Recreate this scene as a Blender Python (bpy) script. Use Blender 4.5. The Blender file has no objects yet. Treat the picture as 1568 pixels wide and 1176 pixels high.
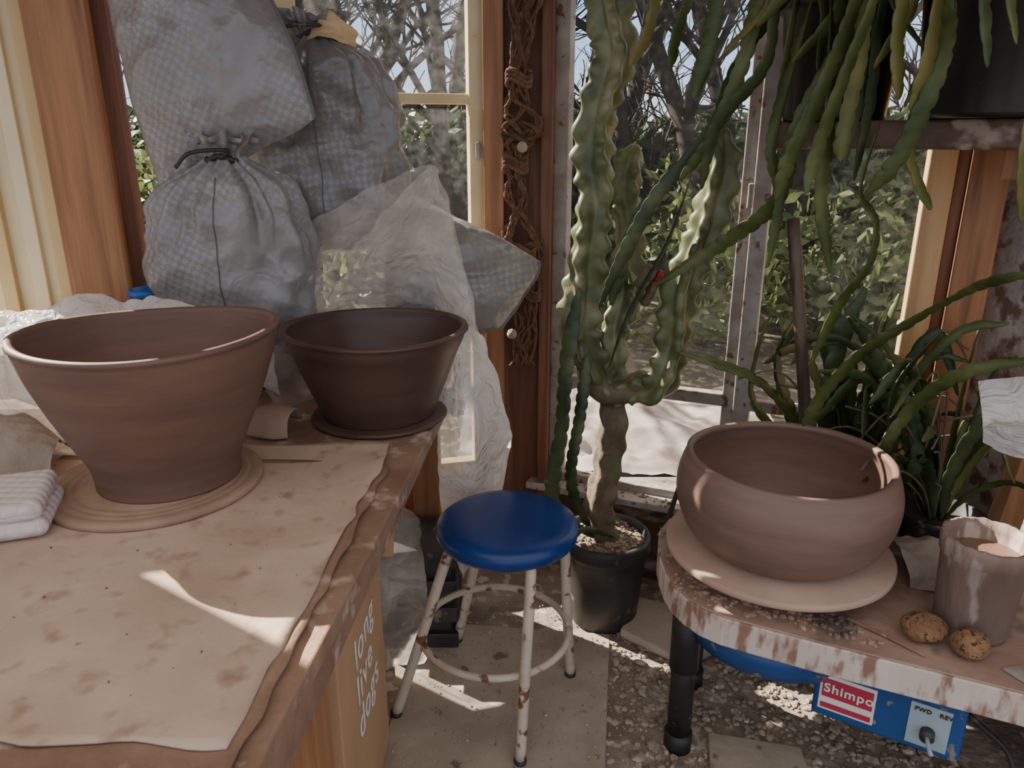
import bpy, math, random
from mathutils import Vector, Matrix, noise
random.seed(7)
R=random.Random(11)
scene=bpy.context.scene
# ---------------------------------------------------------------- materials
def newmat(name):
    m=bpy.data.materials.new(name); m.use_nodes=True
    nt=m.node_tree; b=nt.nodes['Principled BSDF']; return m,nt,b
def pmat(name,c1,c2=None,scale=6,rough=.6,bump=.0,bscale=40,metal=0,detail=6,stretch=(1,1,1),c3=None,s3=30,t3=.62,rot=(0,0,0),spec=.5,lo=.35,hi=.65,w3=.06):
    m,nt,b=newmat(name); N=nt.nodes; L=nt.links
    b.inputs['Roughness'].default_value=rough; b.inputs['Metallic'].default_value=metal
    b.inputs['Specular IOR Level'].default_value=spec
    c2=c2 or tuple(x*.75 for x in c1)
    tc=N.new('ShaderNodeTexCoord'); mp=N.new('ShaderNodeMapping'); mp.inputs['Scale'].default_value=stretch; mp.inputs['Rotation'].default_value=rot
    L.new(tc.outputs['Object'],mp.inputs['Vector'])
    n=N.new('ShaderNodeTexNoise'); n.inputs['Scale'].default_value=scale; n.inputs['Detail'].default_value=detail
    L.new(mp.outputs[0],n.inputs['Vector'])
    r=N.new('ShaderNodeValToRGB'); r.color_ramp.elements[0].position=lo; r.color_ramp.elements[1].position=hi
    r.color_ramp.elements[0].color=(*c1,1); r.color_ramp.elements[1].color=(*c2,1)
    L.new(n.outputs['Fac'],r.inputs[0]); out=r.outputs[0]
    if c3:
        n3=N.new('ShaderNodeTexNoise'); n3.inputs['Scale'].default_value=s3; n3.inputs['Detail'].default_value=4
        L.new(mp.outputs[0],n3.inputs['Vector'])
        r3=N.new('ShaderNodeValToRGB'); r3.color_ramp.elements[0].position=t3; r3.color_ramp.elements[1].position=t3+w3
        L.new(n3.outputs['Fac'],r3.inputs[0])
        mx=N.new('ShaderNodeMix'); mx.data_type='RGBA'
        L.new(r3.outputs[0],mx.inputs[0]); L.new(out,mx.inputs[6]); mx.inputs[7].default_value=(*c3,1); out=mx.outputs[2]
    L.new(out,b.inputs['Base Color'])
    if bump:
        nb=N.new('ShaderNodeTexNoise'); nb.inputs['Scale'].default_value=bscale; nb.inputs['Detail'].default_value=5
        L.new(mp.outputs[0],nb.inputs['Vector'])
        bp=N.new('ShaderNodeBump'); bp.inputs['Strength'].default_value=bump; bp.inputs['Distance'].default_value=.01
        L.new(nb.outputs['Fac'],bp.inputs['Height']); L.new(bp.outputs[0],b.inputs['Normal'])
    return m
def woodmat(name,c1,c2,c3,axis='z',rough=.6,scale=1.0):
    st={'z':(22,22,1.3),'x':(1.3,22,22),'y':(22,1.3,22)}[axis]
    st=tuple(s*scale for s in st)
    return pmat(name,c1,c2,scale=1.6,rough=rough,bump=.35,bscale=3,stretch=st,c3=c3,s3=.5,t3=.56,detail=8)
def leafmat(name,c1,c2,c3,trans=.35,scale=9):
    m,nt,b=newmat(name);N=nt.nodes;L=nt.links
    tc=N.new('ShaderNodeTexCoord')
    n=N.new('ShaderNodeTexNoise');n.inputs['Scale'].default_value=scale;n.inputs['Detail'].default_value=5
    L.new(tc.outputs['Object'],n.inputs['Vector'])
    r=N.new('ShaderNodeValToRGB');e=r.color_ramp.elements;e[0].position=.3;e[0].color=(*c1,1);e[1].position=.7;e[1].color=(*c3,1)
    k=e.new(.5);k.color=(*c2,1)
    L.new(n.outputs['Fac'],r.inputs[0]);L.new(r.outputs[0],b.inputs['Base Color']);b.inputs['Roughness'].default_value=.42
    t=N.new('ShaderNodeBsdfTranslucent');L.new(r.outputs[0],t.inputs[0])
    mx=N.new('ShaderNodeMixShader');mx.inputs[0].default_value=trans
    L.new(b.outputs[0],mx.inputs[1]);L.new(t.outputs[0],mx.inputs[2]);L.new(mx.outputs[0],N['Material Output'].inputs[0])
    return m
def plasticmat(name,col=(.85,.82,.78),lo=.35,hi=.8,rough=.15):
    m,nt,b=newmat(name);N=nt.nodes;L=nt.links
    b.inputs['Base Color'].default_value=(*col,1);b.inputs['Roughness'].default_value=rough
    tc=N.new('ShaderNodeTexCoord')
    n=N.new('ShaderNodeTexNoise');n.inputs['Scale'].default_value=7;n.inputs['Detail'].default_value=5
    L.new(tc.outputs['Object'],n.inputs['Vector'])
    mr=N.new('ShaderNodeMapRange');mr.inputs[1].default_value=.3;mr.inputs[2].default_value=.7;mr.inputs[3].default_value=lo;mr.inputs[4].default_value=hi
    L.new(n.outputs['Fac'],mr.inputs[0])
    # films look denser where they turn edge-on
    lw=N.new('ShaderNodeLayerWeight');lw.inputs[0].default_value=.35
    ad=N.new('ShaderNodeMath');ad.operation='MULTIPLY_ADD';ad.use_clamp=True;L.new(lw.outputs['Facing'],ad.inputs[0]);ad.inputs[1].default_value=.45;L.new(mr.outputs[0],ad.inputs[2])
    tl=N.new('ShaderNodeBsdfTranslucent');tl.inputs[0].default_value=(*col,1)
    m1=N.new('ShaderNodeMixShader');m1.inputs[0].default_value=.4;L.new(b.outputs[0],m1.inputs[1]);L.new(tl.outputs[0],m1.inputs[2])
    tr=N.new('ShaderNodeBsdfTransparent')
    m2=N.new('ShaderNodeMixShader');L.new(ad.outputs[0],m2.inputs[0]);L.new(tr.outputs[0],m2.inputs[1]);L.new(m1.outputs[0],m2.inputs[2])
    nb=N.new('ShaderNodeTexNoise');nb.inputs['Scale'].default_value=13;nb.inputs['Detail'].default_value=3;nb.inputs['Distortion'].default_value=2
    L.new(tc.outputs['Object'],nb.inputs['Vector'])
    bp=N.new('ShaderNodeBump');bp.inputs['Strength'].default_value=.8;bp.inputs['Distance'].default_value=.03
    L.new(nb.outputs['Fac'],bp.inputs['Height']);L.new(bp.outputs[0],b.inputs['Normal'])
    L.new(m2.outputs[0],N['Material Output'].inputs[0])
    return m
def glassmat():
    m,nt,b=newmat('dusty_glass');N=nt.nodes;L=nt.links
    b.inputs['Base Color'].default_value=(.8,.82,.84,1);b.inputs['Roughness'].default_value=.3
    tl=N.new('ShaderNodeBsdfTranslucent');tl.inputs[0].default_value=(.85,.85,.82,1)
    tc=N.new('ShaderNodeTexCoord')
    n=N.new('ShaderNodeTexNoise');n.inputs['Scale'].default_value=40;n.inputs['Detail'].default_value=6
    n2=N.new('ShaderNodeTexNoise');n2.inputs['Scale'].default_value=4;n2.inputs['Detail'].default_value=3
    L.new(tc.outputs['Object'],n.inputs['Vector']);L.new(tc.outputs['Object'],n2.inputs['Vector'])
    mu=N.new('ShaderNodeMath');mu.operation='MULTIPLY';L.new(n.outputs['Fac'],mu.inputs[0]);L.new(n2.outputs['Fac'],mu.inputs[1])
    mr=N.new('ShaderNodeMapRange');mr.inputs[1].default_value=.22;mr.inputs[2].default_value=.45;mr.inputs[3].default_value=.01;mr.inputs[4].default_value=.05
    L.new(mu.outputs[0],mr.inputs[0])
    m1=N.new('ShaderNodeMixShader');m1.inputs[0].default_value=.6;L.new(b.outputs[0],m1.inputs[1]);L.new(tl.outputs[0],m1.inputs[2])
    tr=N.new('ShaderNodeBsdfTransparent')
    m2=N.new('ShaderNodeMixShader');L.new(mr.outputs[0],m2.inputs[0]);L.new(tr.outputs[0],m2.inputs[1]);L.new(m1.outputs[0],m2.inputs[2])
    L.new(m2.outputs[0],N['Material Output'].inputs[0]);return m
def clay(name,c,rough=.55):
    m,nt,b=newmat(name);N=nt.nodes;L=nt.links
    b.inputs['Roughness'].default_value=rough
    tc=N.new('ShaderNodeTexCoord');mp=N.new('ShaderNodeMapping');mp.inputs['Scale'].default_value=(1,1,6)
    L.new(tc.outputs['Object'],mp.inputs['Vector'])
    n=N.new('ShaderNodeTexNoise');n.inputs['Scale'].default_value=5;n.inputs['Detail'].default_value=6;L.new(mp.outputs[0],n.inputs['Vector'])
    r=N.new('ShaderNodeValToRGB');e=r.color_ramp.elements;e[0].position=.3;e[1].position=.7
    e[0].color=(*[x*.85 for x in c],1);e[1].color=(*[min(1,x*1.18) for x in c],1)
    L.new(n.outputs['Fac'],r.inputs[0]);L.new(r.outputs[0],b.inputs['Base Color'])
    mp2=N.new('ShaderNodeMapping');mp2.inputs['Scale'].default_value=(1.5,1.5,90);L.new(tc.outputs['Object'],mp2.inputs['Vector'])
    n2=N.new('ShaderNodeTexNoise');n2.inputs['Scale'].default_value=2;n2.inputs['Detail'].default_value=3;L.new(mp2.outputs[0],n2.inputs['Vector'])
    bp=N.new('ShaderNodeBump');bp.inputs['Strength'].default_value=.05;bp.inputs['Distance'].default_value=.01
    L.new(n2.outputs['Fac'],bp.inputs['Height']);L.new(bp.outputs[0],b.inputs['Normal'])
    return m
def sackmat(name,sh=1.0,rot=.3):
    m,nt,b=newmat(name);N=nt.nodes;L=nt.links
    b.inputs['Metallic'].default_value=.0
    tc=N.new('ShaderNodeTexCoord')
    n=N.new('ShaderNodeTexNoise');n.inputs['Scale'].default_value=5;n.inputs['Detail'].default_value=6;L.new(tc.outputs['Object'],n.inputs['Vector'])
    r=N.new('ShaderNodeValToRGB');e=r.color_ramp.elements;e[0].position=.3;e[1].position=.7
    e[0].color=(.22*sh,.205*sh,.192*sh,1);e[1].color=(.32*sh,.30*sh,.284*sh,1)
    L.new(n.outputs['Fac'],r.inputs[0])
    mp=N.new('ShaderNodeMapping');mp.inputs['Rotation'].default_value=(0,rot,0);mp.inputs['Scale'].default_value=(1,.0,1);L.new(tc.outputs['Object'],mp.inputs['Vector'])
    nw=N.new('ShaderNodeTexNoise');nw.inputs['Scale'].default_value=9;L.new(mp.outputs[0],nw.inputs['Vector'])
    vm=N.new('ShaderNodeVectorMath');vm.operation='MULTIPLY_ADD';L.new(nw.outputs['Color'],vm.inputs[0]);vm.inputs[1].default_value=(.035,.035,.035);L.new(mp.outputs[0],vm.inputs[2])
    ck=N.new('ShaderNodeTexChecker');ck.inputs['Scale'].default_value=72;L.new(vm.outputs[0],ck.inputs['Vector'])
    np_=N.new('ShaderNodeTexNoise');np_.inputs['Scale'].default_value=4;L.new(tc.outputs['Object'],np_.inputs['Vector'])
    pr_=N.new('ShaderNodeMapRange');pr_.inputs[1].default_value=.3;pr_.inputs[2].default_value=.6;L.new(np_.outputs['Fac'],pr_.inputs[0])
    cm=N.new('ShaderNodeMath');cm.operation='MULTIPLY';L.new(ck.outputs['Fac'],cm.inputs[0]);L.new(pr_.outputs[0],cm.inputs[1])
    mx=N.new('ShaderNodeMix');mx.data_type='RGBA';mx.blend_type='MULTIPLY';mx.inputs[7].default_value=(.78,.78,.78,1)
    L.new(cm.outputs[0],mx.inputs[0]);L.new(r.outputs[0],mx.inputs[6]);L.new(mx.outputs[2],b.inputs['Base Color'])
    rg=N.new('ShaderNodeMapRange');rg.inputs[3].default_value=.24;rg.inputs[4].default_value=.42;L.new(cm.outputs[0],rg.inputs[0]);L.new(rg.outputs[0],b.inputs['Roughness'])
    n3=N.new('ShaderNodeTexNoise');n3.inputs['Scale'].default_value=9;n3.inputs['Detail'].default_value=3;n3.inputs['Distortion'].default_value=1.0;L.new(tc.outputs['Object'],n3.inputs['Vector'])
    ad=N.new('ShaderNodeMath');ad.operation='MULTIPLY_ADD';L.new(cm.outputs[0],ad.inputs[0]);ad.inputs[1].default_value=-.03;L.new(n3.outputs['Fac'],ad.inputs[2])
    bp=N.new('ShaderNodeBump');bp.inputs['Strength'].default_value=.5;bp.inputs['Distance'].default_value=.02
    L.new(ad.outputs[0],bp.inputs['Height']);L.new(bp.outputs[0],b.inputs['Normal'])
    return m
def towelmat():
    m,nt,b=newmat('quilted_towel');N=nt.nodes;L=nt.links
    b.inputs['Base Color'].default_value=(.70,.60,.56,1);b.inputs['Roughness'].default_value=.9
    tc=N.new('ShaderNodeTexCoord');v=N.new('ShaderNodeTexVoronoi');v.inputs['Scale'].default_value=45;v.inputs['Randomness'].default_value=.1
    L.new(tc.outputs['Object'],v.inputs['Vector'])
    bp=N.new('ShaderNodeBump');bp.inputs['Strength'].default_value=.7;bp.inputs['Distance'].default_value=.01;bp.invert=True
    L.new(v.outputs['Distance'],bp.inputs['Height']);L.new(bp.outputs[0],b.inputs['Normal']);return m
M={}
M['sack']=sackmat('woven_sack_grey');M['sack2']=sackmat('woven_sack_dark',.8,.9)
M['plastic']=plasticmat('clear_plastic',(.93,.85,.76),.16,.48,.12)
M['plastic_w']=plasticmat('white_plastic',(.93,.90,.86),.5,.92)
M['glass']=glassmat()
M['clay1']=clay('clay_leather_hard',(.155,.086,.060))
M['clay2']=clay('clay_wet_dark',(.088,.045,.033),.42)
M['clay3']=clay('clay_greyish',(.195,.116,.086),.5)
M['bat1']=pmat('clay_dusted_board',(.42,.28,.19),(.29,.18,.12),scale=8,rough=.8,bump=.1)
M['bat3']=pmat('pale_plaster_board',(.52,.365,.275),(.43,.295,.22),scale=8,rough=.75,bump=.1)
M['paper']=pmat('clay_stained_sheet',(.60,.445,.33),(.46,.325,.232),scale=5,rough=.85,bump=.2,bscale=30,c3=(.32,.2,.13),s3=17,t3=.56,w3=.2)
M['tablewood']=pmat('worn_table_wood',(.36,.225,.145),(.22,.125,.078),scale=7,rough=.75,bump=.5,bscale=25,c3=(.56,.43,.33),s3=14,t3=.56,w3=.14)
M['fir']=woodmat('fir_post',(.39,.185,.078),(.26,.11,.042),(.17,.07,.028))
M['firdark']=woodmat('aged_red_wood',(.18,.068,.032),(.105,.038,.018),(.24,.11,.055))
M['firlight']=woodmat('yellow_pine',(.62,.40,.19),(.48,.29,.12),(.35,.19,.08))
M['cream']=pmat('cream_paint',(.80,.68,.44),(.72,.6,.37),scale=3,rough=.5,bump=.05)
M['creamdark']=pmat('dark_cream_groove',(.66,.48,.23),(.56,.39,.17),scale=3,rough=.5)  # darker cream tone for the groove strips of the wall
M['yellowframe']=pmat('yellow_frame_paint',(.76,.62,.36),(.66,.5,.25),scale=9,rough=.5,bump=.1,c3=(.38,.22,.1),s3=18,t3=.66)
M['greyframe']=pmat('weathered_grey_frame',(.40,.36,.32),(.27,.22,.18),scale=14,rough=.7,bump=.3,c3=(.17,.085,.04),s3=25,t3=.6)
M['peel']=pmat('peeling_white_paint',(.50,.45,.41),(.33,.28,.245),scale=9,rough=.85,bump=.6,c3=(.17,.10,.07),s3=22,t3=.5,w3=.12)
M['floor']=pmat('dusty_ground',(.34,.28,.22),(.19,.145,.11),scale=9,rough=.9,bump=.9,bscale=35,c3=(.48,.41,.33),s3=24,t3=.56)
M['slab']=pmat('dusty_concrete_slab',(.43,.355,.28),(.32,.255,.195),scale=6,rough=.85,bump=.25,bscale=40,c3=(.18,.13,.09),s3=17,t3=.64)
M['stone']=pmat('flagstone',(.52,.44,.36),(.4,.33,.26),scale=6,rough=.85,bump=.3)
M['pebble']=pmat('pebble_mix',(.48,.39,.30),(.2,.15,.11),scale=30,rough=.9,c3=(.62,.54,.45),s3=40)
M['blueseat']=pmat('blue_vinyl',(.006,.034,.17),(.01,.045,.21),scale=8,rough=.33,bump=.05,c3=(.08,.1,.2),s3=60,t3=.74)
M['whitepaint']=pmat('chipped_cream_enamel',(.64,.54,.42),(.52,.42,.32),scale=14,rough=.5,bump=.1,c3=(.20,.08,.04),s3=24,t3=.57)
M['black']=pmat('black_plastic',(.022,.021,.02),(.05,.045,.04),scale=8,rough=.5,c3=(.16,.13,.1),s3=20,t3=.62)
M['blackpot']=pmat('glossy_black_plastic',(.008,.008,.009),(.016,.015,.014),scale=6,rough=.3,c3=(.07,.06,.05),s3=30,t3=.7)
M['darkpipe']=pmat('black_steel',(.015,.014,.014),(.03,.027,.024),scale=20,rough=.5,c3=(.2,.14,.1),s3=60,t3=.68)
M['soil']=pmat('gritty_soil',(.36,.28,.2),(.13,.09,.06),scale=60,rough=.95,bump=1,bscale=80)
M['cactus']=leafmat('cactus_skin',(.06,.072,.026),(.125,.14,.055),(.26,.235,.13),.05,14)
M['corky']=pmat('corky_stem',(.19,.14,.09),(.10,.07,.04),scale=20,rough=.85,bump=.5,c3=(.13,.14,.065),s3=12,t3=.55)
M['leaf']=leafmat('frond_green',(.055,.08,.02),(.115,.15,.04),(.21,.235,.08),.38)
M['leafy']=leafmat('frond_yellow_green',(.13,.165,.04),(.25,.24,.07),(.38,.29,.11),.42)
M['leafd']=leafmat('frond_dark',(.028,.048,.017),(.06,.09,.033),(.13,.15,.06),.3)
M['red']=pmat('red_bloom',(.5,.02,.02),(.3,.01,.01),rough=.5)
M['rope']=pmat('brown_jute',(.18,.09,.048),(.09,.045,.024),scale=60,rough=.95,bump=.6,bscale=200)
M['shelfwood']=woodmat('rough_dark_board',(.13,.07,.042),(.065,.035,.022),(.32,.24,.18),axis='x')
M['stakewood']=woodmat('grey_brown_stake',(.10,.06,.04),(.05,.03,.02),(.15,.1,.07))
M['card']=pmat('cardboard',(.50,.30,.16),(.44,.255,.125),scale=4,rough=.85)
M['white']=pmat('white_print',(.8,.76,.7),(.75,.71,.65),rough=.7)
M['drip']=pmat('white_edge_with_slip_drips',(.70,.62,.56),(.58,.47,.40),scale=9,rough=.7,bump=.4,bscale=30,stretch=(1,1,.3),c3=(.29,.16,.11),s3=38,t3=.49,w3=.13)
M['wheeltop']=pmat('slip_covered_top',(.45,.305,.235),(.33,.21,.158),scale=5,rough=.55,bump=.35,bscale=30,c3=(.15,.115,.095),s3=8,t3=.54,w3=.12)
M['bluebox']=pmat('blue_machine_paint',(.012,.06,.2),(.016,.08,.26),scale=8,rough=.4,c3=(.3,.23,.18),s3=26,t3=.61)
M['redlabel']=pmat('red_label',(.5,.03,.07),(.45,.03,.06),rough=.5)
M['paleplate']=pmat('pale_panel',(.4,.48,.52),(.33,.4,.45),rough=.4)
M['bucket']=pmat('slip_coated_plastic',(.31,.215,.17),(.20,.135,.105),scale=9,rough=.7,bump=.5,bscale=35,stretch=(1,1,.3),c3=(.42,.34,.29),s3=26,t3=.56,w3=.08)
M['slip']=pmat('slip_liquid',(.22,.125,.09),(.17,.1,.07),rough=.3)
M['sponge']=pmat('sponge',(.38,.21,.10),(.23,.12,.06),scale=20,rough=1,bump=1,bscale=120,c3=(.08,.04,.02),s3=90,t3=.56)
M['towel']=towelmat()
M['rag']=pmat('grey_canvas',(.42,.34,.27),(.30,.235,.18),scale=8,rough=.95,bump=.5,bscale=60)
M['beige']=pmat('beige_rag',(.62,.45,.25),(.5,.35,.18),scale=8,rough=.95,bump=.4)
M['bark']=pmat('bark',(.06,.05,.042),(.025,.021,.018),scale=6,rough=1,spec=.1)
M['barkpale']=pmat('pale_bark',(.10,.085,.07),(.045,.038,.032),scale=6,rough=1,spec=.1)
M['fol1']=leafmat('evergreen_foliage',(.012,.026,.010),(.034,.06,.02),(.085,.115,.038),.4,2)
M['fol2']=leafmat('pale_foliage',(.03,.055,.015),(.10,.135,.035),(.25,.25,.09),.45,2.2)
M['ground']=pmat('leaf_litter',(.13,.10,.065),(.06,.05,.03),scale=3,rough=1,c3=(.24,.2,.14),s3=14,t3=.55)
M['tarp']=pmat('pale_tarp',(.45,.38,.34),(.22,.17,.14),scale=4,rough=.8)
M['bluetub']=pmat('blue_tub_plastic',(.02,.12,.45),(.015,.09,.36),rough=.4)
M['sackseam']=pmat('dark_thread',(.1,.1,.1),(.14,.14,.14),rough=.8)
# ---------------------------------------------------------------- mesh helpers
def obj(name,verts,faces,mat,smooth=True,parent=None):
    me=bpy.data.meshes.new(name); me.from_pydata([tuple(v) for v in verts],[],faces); me.update()
    o=bpy.data.objects.new(name,me); scene.collection.objects.link(o)
    me.materials.append(mat)
    if smooth: me.polygons.foreach_set('use_smooth',[True]*len(me.polygons))
    if parent: o.parent=parent
    return o
def empty(name):
    e=bpy.data.objects.new(name,None); scene.collection.objects.link(e); e.empty_display_size=.1
    return e
class MB:
    def __init__(s): s.v=[];s.f=[]
    def add(s,v,f):
        n=len(s.v); s.v+=list(v); s.f+=[tuple(i+n for i in q) for q in f]
    def make(s,name,mat,smooth=True,parent=None): return obj(name,s.v,s.f,mat,smooth,parent)
def boxvf(c,sz,rot=None):
    c=Vector(c);h=Vector(sz)*.5
    vs=[Vector((x*h.x,y*h.y,z*h.z)) for x in(-1,1) for y in(-1,1) for z in(-1,1)]
    if rot is not None: vs=[rot@v for v in vs]
    vs=[v+c for v in vs]
    return vs,[(0,1,3,2),(4,6,7,5),(0,4,5,1),(2,3,7,6),(0,2,6,4),(1,5,7,3)]
def bevel(o,w=.004,seg=2):
    b=o.modifiers.new('b','BEVEL');b.width=w;b.segments=seg;b.limit_method='ANGLE';return o
def box(name,c,sz,mat,rot=None,parent=None,bw=.004,seg=2):
    o=obj(name,*boxvf(c,sz,rot),mat,False,parent)
    if bw: bevel(o,bw,seg)
    return o
def RZ(a): return Matrix.Rotation(a,3,'Z')
def prism(name,poly,z0,z1,mat,parent=None,bw=.004):
    n=len(poly)
    v=[(x,y,z0) for x,y in poly]+[(x,y,z1) for x,y in poly]
    f=[tuple(range(n-1,-1,-1)),tuple(range(n,2*n))]+[(i,(i+1)%n,n+(i+1)%n,n+i) for i in range(n)]
    o=obj(name,v,f,mat,False,parent)
    if bw: bevel(o,bw)
    return o
def lathe(name,prof,c,mat,seg=72,parent=None,warp=None):
    v=[];f=[]
    for i,(r,z) in enumerate(prof):
        for j in range(seg):
            a=2*math.pi*j/seg; rr=r;zz=z
            if warp: rr,zz=warp(r,z,a)
            v.append((c[0]+rr*math.cos(a),c[1]+rr*math.sin(a),c[2]+zz))
    for i in range(len(prof)-1):
        for j in range(seg):
            k=(j+1)%seg
            f.append((i*seg+j,i*seg+k,(i+1)*seg+k,(i+1)*seg+j))
    return obj(name,v,f,mat,True,parent)
def cr(pts,n):
    pts=[Vector(p) for p in pts]; out=[]
    P=[pts[0]*2-pts[1]]+pts+[pts[-1]*2-pts[-2]]
    m=len(pts)-1
    for i in range(n+1):
        t=i/n*m; k=min(int(t),m-1); t-=k
        a,b,c,d=P[k:k+4]
        out.append(.5*((2*b)+(c-a)*t+(2*a-5*b+4*c-d)*t*t+(3*b-a-3*c+d)*t**3))
    return out
def tubevf(pts,rad,seg=8,sec=None,cap=True):
    n=len(pts); v=[];f=[]
    T=[(pts[min(i+1,n-1)]-pts[max(i-1,0)]).normalized() for i in range(n)]
    up=Vector((0,1,0)) if abs(T[0].y)<.9 else Vector((1,0,0))
    u=T[0].cross(up).normalized(); L=0
    for i in range(n):
        u=(u-T[i]*u.dot(T[i])).normalized(); w=T[i].cross(u)
        if i: L+=(pts[i]-pts[i-1]).length
        r=rad(i/(n-1)) if callable(rad) else rad
        for j in range(seg):
            a=2*math.pi*j/seg
            q=r*(sec(a,L) if sec else 1)
            v.append(pts[i]+u*(q*math.cos(a))+w*(q*math.sin(a)))
    for i in range(n-1):
        for j in range(seg):
            k=(j+1)%seg; f.append((i*seg+j,i*seg+k,(i+1)*seg+k,(i+1)*seg+j))
    if cap: f.append(tuple(range(seg-1,-1,-1)));f.append(tuple((n-1)*seg+j for j in range(seg)))
    return v,f
def tube(name,pts,rad,mat,seg=10,n=20,parent=None,sec=None):
    return obj(name,*tubevf(cr(pts,n),rad,seg,sec),mat,True,parent)
def N3(p,s): return noise.noise(Vector(p)*s)
def crumple(name,rows,mat,nu=70,nv=70,amp=.02,freq=9,parent=None,seed=0):
    rr=[cr(r,nu) for r in rows]; v=[];f=[]
    cols=[cr([r[i] for r in rr],nv) for i in range(nu+1)]
    for i in range(nu+1):
        for j in range(nv+1):
            p=cols[i][j]
            a=cols[min(i+1,nu)][j]-cols[max(i-1,0)][j]; b=cols[i][min(j+1,nv)]-cols[i][max(j-1,0)]
            nn=a.cross(b); nn=nn.normalized() if nn.length>1e-9 else Vector((0,-1,0))
            q=p+Vector((seed,seed*.7,0))
            w=Vector((N3(q,3),N3(q+Vector((5,5,5)),3),N3(q+Vector((9,1,3)),3)))*.12
            d=(1-2.6*abs(N3(q+w,freq)))*.6+(1-2.4*abs(N3(q+w*1.5,freq*2.1)))*.3+N3(q,freq*5)*.1
            v.append(p+nn*(d*amp))
    for i in range(nu):
        for j in range(nv):
            a=i*(nv+1)+j; f.append((a,a+1,a+nv+2,a+nv+1))
    return obj(name,v,f,mat,True,parent)
def pillow(name,c4,th,mat,n=64,amp=.012,parent=None,seed=0,ex=.6,wob=.012,seam=False):
    BL,BR,TR,TL=[Vector(c) for c in c4]
    e=empty(name) if seam else parent
    nn=(BR-BL).cross(TL-BL).normalized(); v=[];f=[]
    def base(a,b):
        k=1-.07*(abs(a)*abs(b))**3
        S=(a*k+1)/2;T=(b*k+1)/2
        return (BL*(1-S)+BR*S)*(1-T)+(TL*(1-S)+TR*S)*T
    for side in(1,-1):
        for i in range(n+1):
            for j in range(n+1):
                s=i/n*2-1;t=j/n*2-1
                s2=math.copysign(abs(s)**.8,s);t2=math.copysign(abs(t)**.8,t)
                p=base(s2,t2)
                h=max(0,(1-abs(s2)**2.4))**ex*max(0,(1-abs(t2)**2.4))**ex
                q=p+Vector((seed,0,seed))
                wr=(1-2.5*abs(N3(q,6)))*.5+(1-2.5*abs(N3(q+Vector((0,side*3,0)),13)))*.5+N3(q,35)*.1
                edge=min(1,h*3)
                v.append(p+nn*(side*(th/2*h*(1+.25*N3(q,3))+wr*amp*edge))+Vector((N3(q,8),0,N3(q+Vector((3,3,3)),8)))*wob)
    m=(n+1)**2
    for sd in(0,1):
        for i in range(n):
            for j in range(n):
                a=sd*m+i*(n+1)+j;q=(a,a+n+1,a+n+2,a+1)
                f.append(q if sd==0 else q[::-1])
    o=obj('sack_body' if seam else name,v,f,mat,True,e)
    if seam:
        P=[v[n*(n+1)+j] for j in range(0,n+1)]
        obj('side_seam',*tubevf(P,.005,6),M['sackseam'],True,e)
        return e
    return o
def tiedsack(name,base,top,rx,ry,mat,seed=0,amp=.017,seg=140,nz=100):
    e=empty(name); base=Vector(base);top=Vector(top)
    PR=[(0,.0),(.015,.55),(.05,.8),(.12,.94),(.25,1.0),(.45,1.0),(.62,.97),(.74,.88),(.83,.66),(.89,.32),(.92,.14),(.955,.26),(1.0,.40)]
    v=[];f=[]
    def prof(t):
        for (a,ra),(b,rb) in zip(PR,PR[1:]):
            if t<=b: k=(t-a)/(b-a);return ra+(rb-ra)*k
        return PR[-1][1]
    for i in range(nz+1):
        t=i/nz
        c=base.lerp(top,t)
        r=(prof(max(0,t-.015))+prof(t)+prof(min(1,t+.015)))/3 if i else 0
        for j in range(seg):
            a=2*math.pi*j/seg
            ca,sa=math.cos(a),math.sin(a)
            ex=2/2.6
            cx=math.copysign(abs(ca)**ex,ca);sy=math.copysign(abs(sa)**ex,sa)
            pl=max(0,(t-.5)/.4); pl=min(1,pl)
            ple=1+pl*.17*(math.sin(a*19+seed+3*N3((ca,sa,t),2))*.6+N3((ca*3,sa*3,seed),1.5))*(1 if t<.9 else 1.8)
            q=Vector((ca*rx,sa*ry,t*.6+seed))
            lx=N3((ca*2.0+seed,sa*2.0,t*5),1)
            wr=(1-2.5*abs(N3(q,7)))*.5+(1-2.5*abs(N3(q+Vector((4,4,4)),14)))*.45+N3(q,32)*.1
            rr=r*ple
            dn=amp*wr*min(1,r*2)+.03*lx*min(1,r*1.5)
            v.append(c+Vector((cx*(rx*rr+dn),sy*(ry*rr+dn),.012*math.sin(a*9+seed)*(1 if t>.97 else 0))))
    for i in range(nz):
        for j in range(seg):
            k=(j+1)%seg; f.append((i*seg+j,i*seg+k,(i+1)*seg+k,(i+1)*seg+j))
    obj('sack_body',v,f,mat,True,e)
    tc=base.lerp(top,.915)
    P=[tc+Vector((rx*.19*math.cos(a),ry*.22*math.sin(a)-.005,.006*math.sin(3*a))) for a in [k*2*math.pi/24 for k in range(25)]]
    tube('tie_cord',P,.008,M['black'],8,60,e)
    tube('tie_tail',[tc+Vector((0,-ry*.25,0)),tc+Vector((.03,-ry*.5,.02)),tc+Vector((-.05,-ry*.75,.015)),tc+Vector((-.09,-ry*.8,-.02))],.005,M['black'],8,20,e)
    jj=int(seg*.755)
    P=[Vector(v[i*seg+jj])+Vector((0,-.001,0)) for i in range(5,int(nz*.86))]
    obj('seam',*tubevf(P,.0016,6),M['sackseam'],True,e)
    return e
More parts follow.
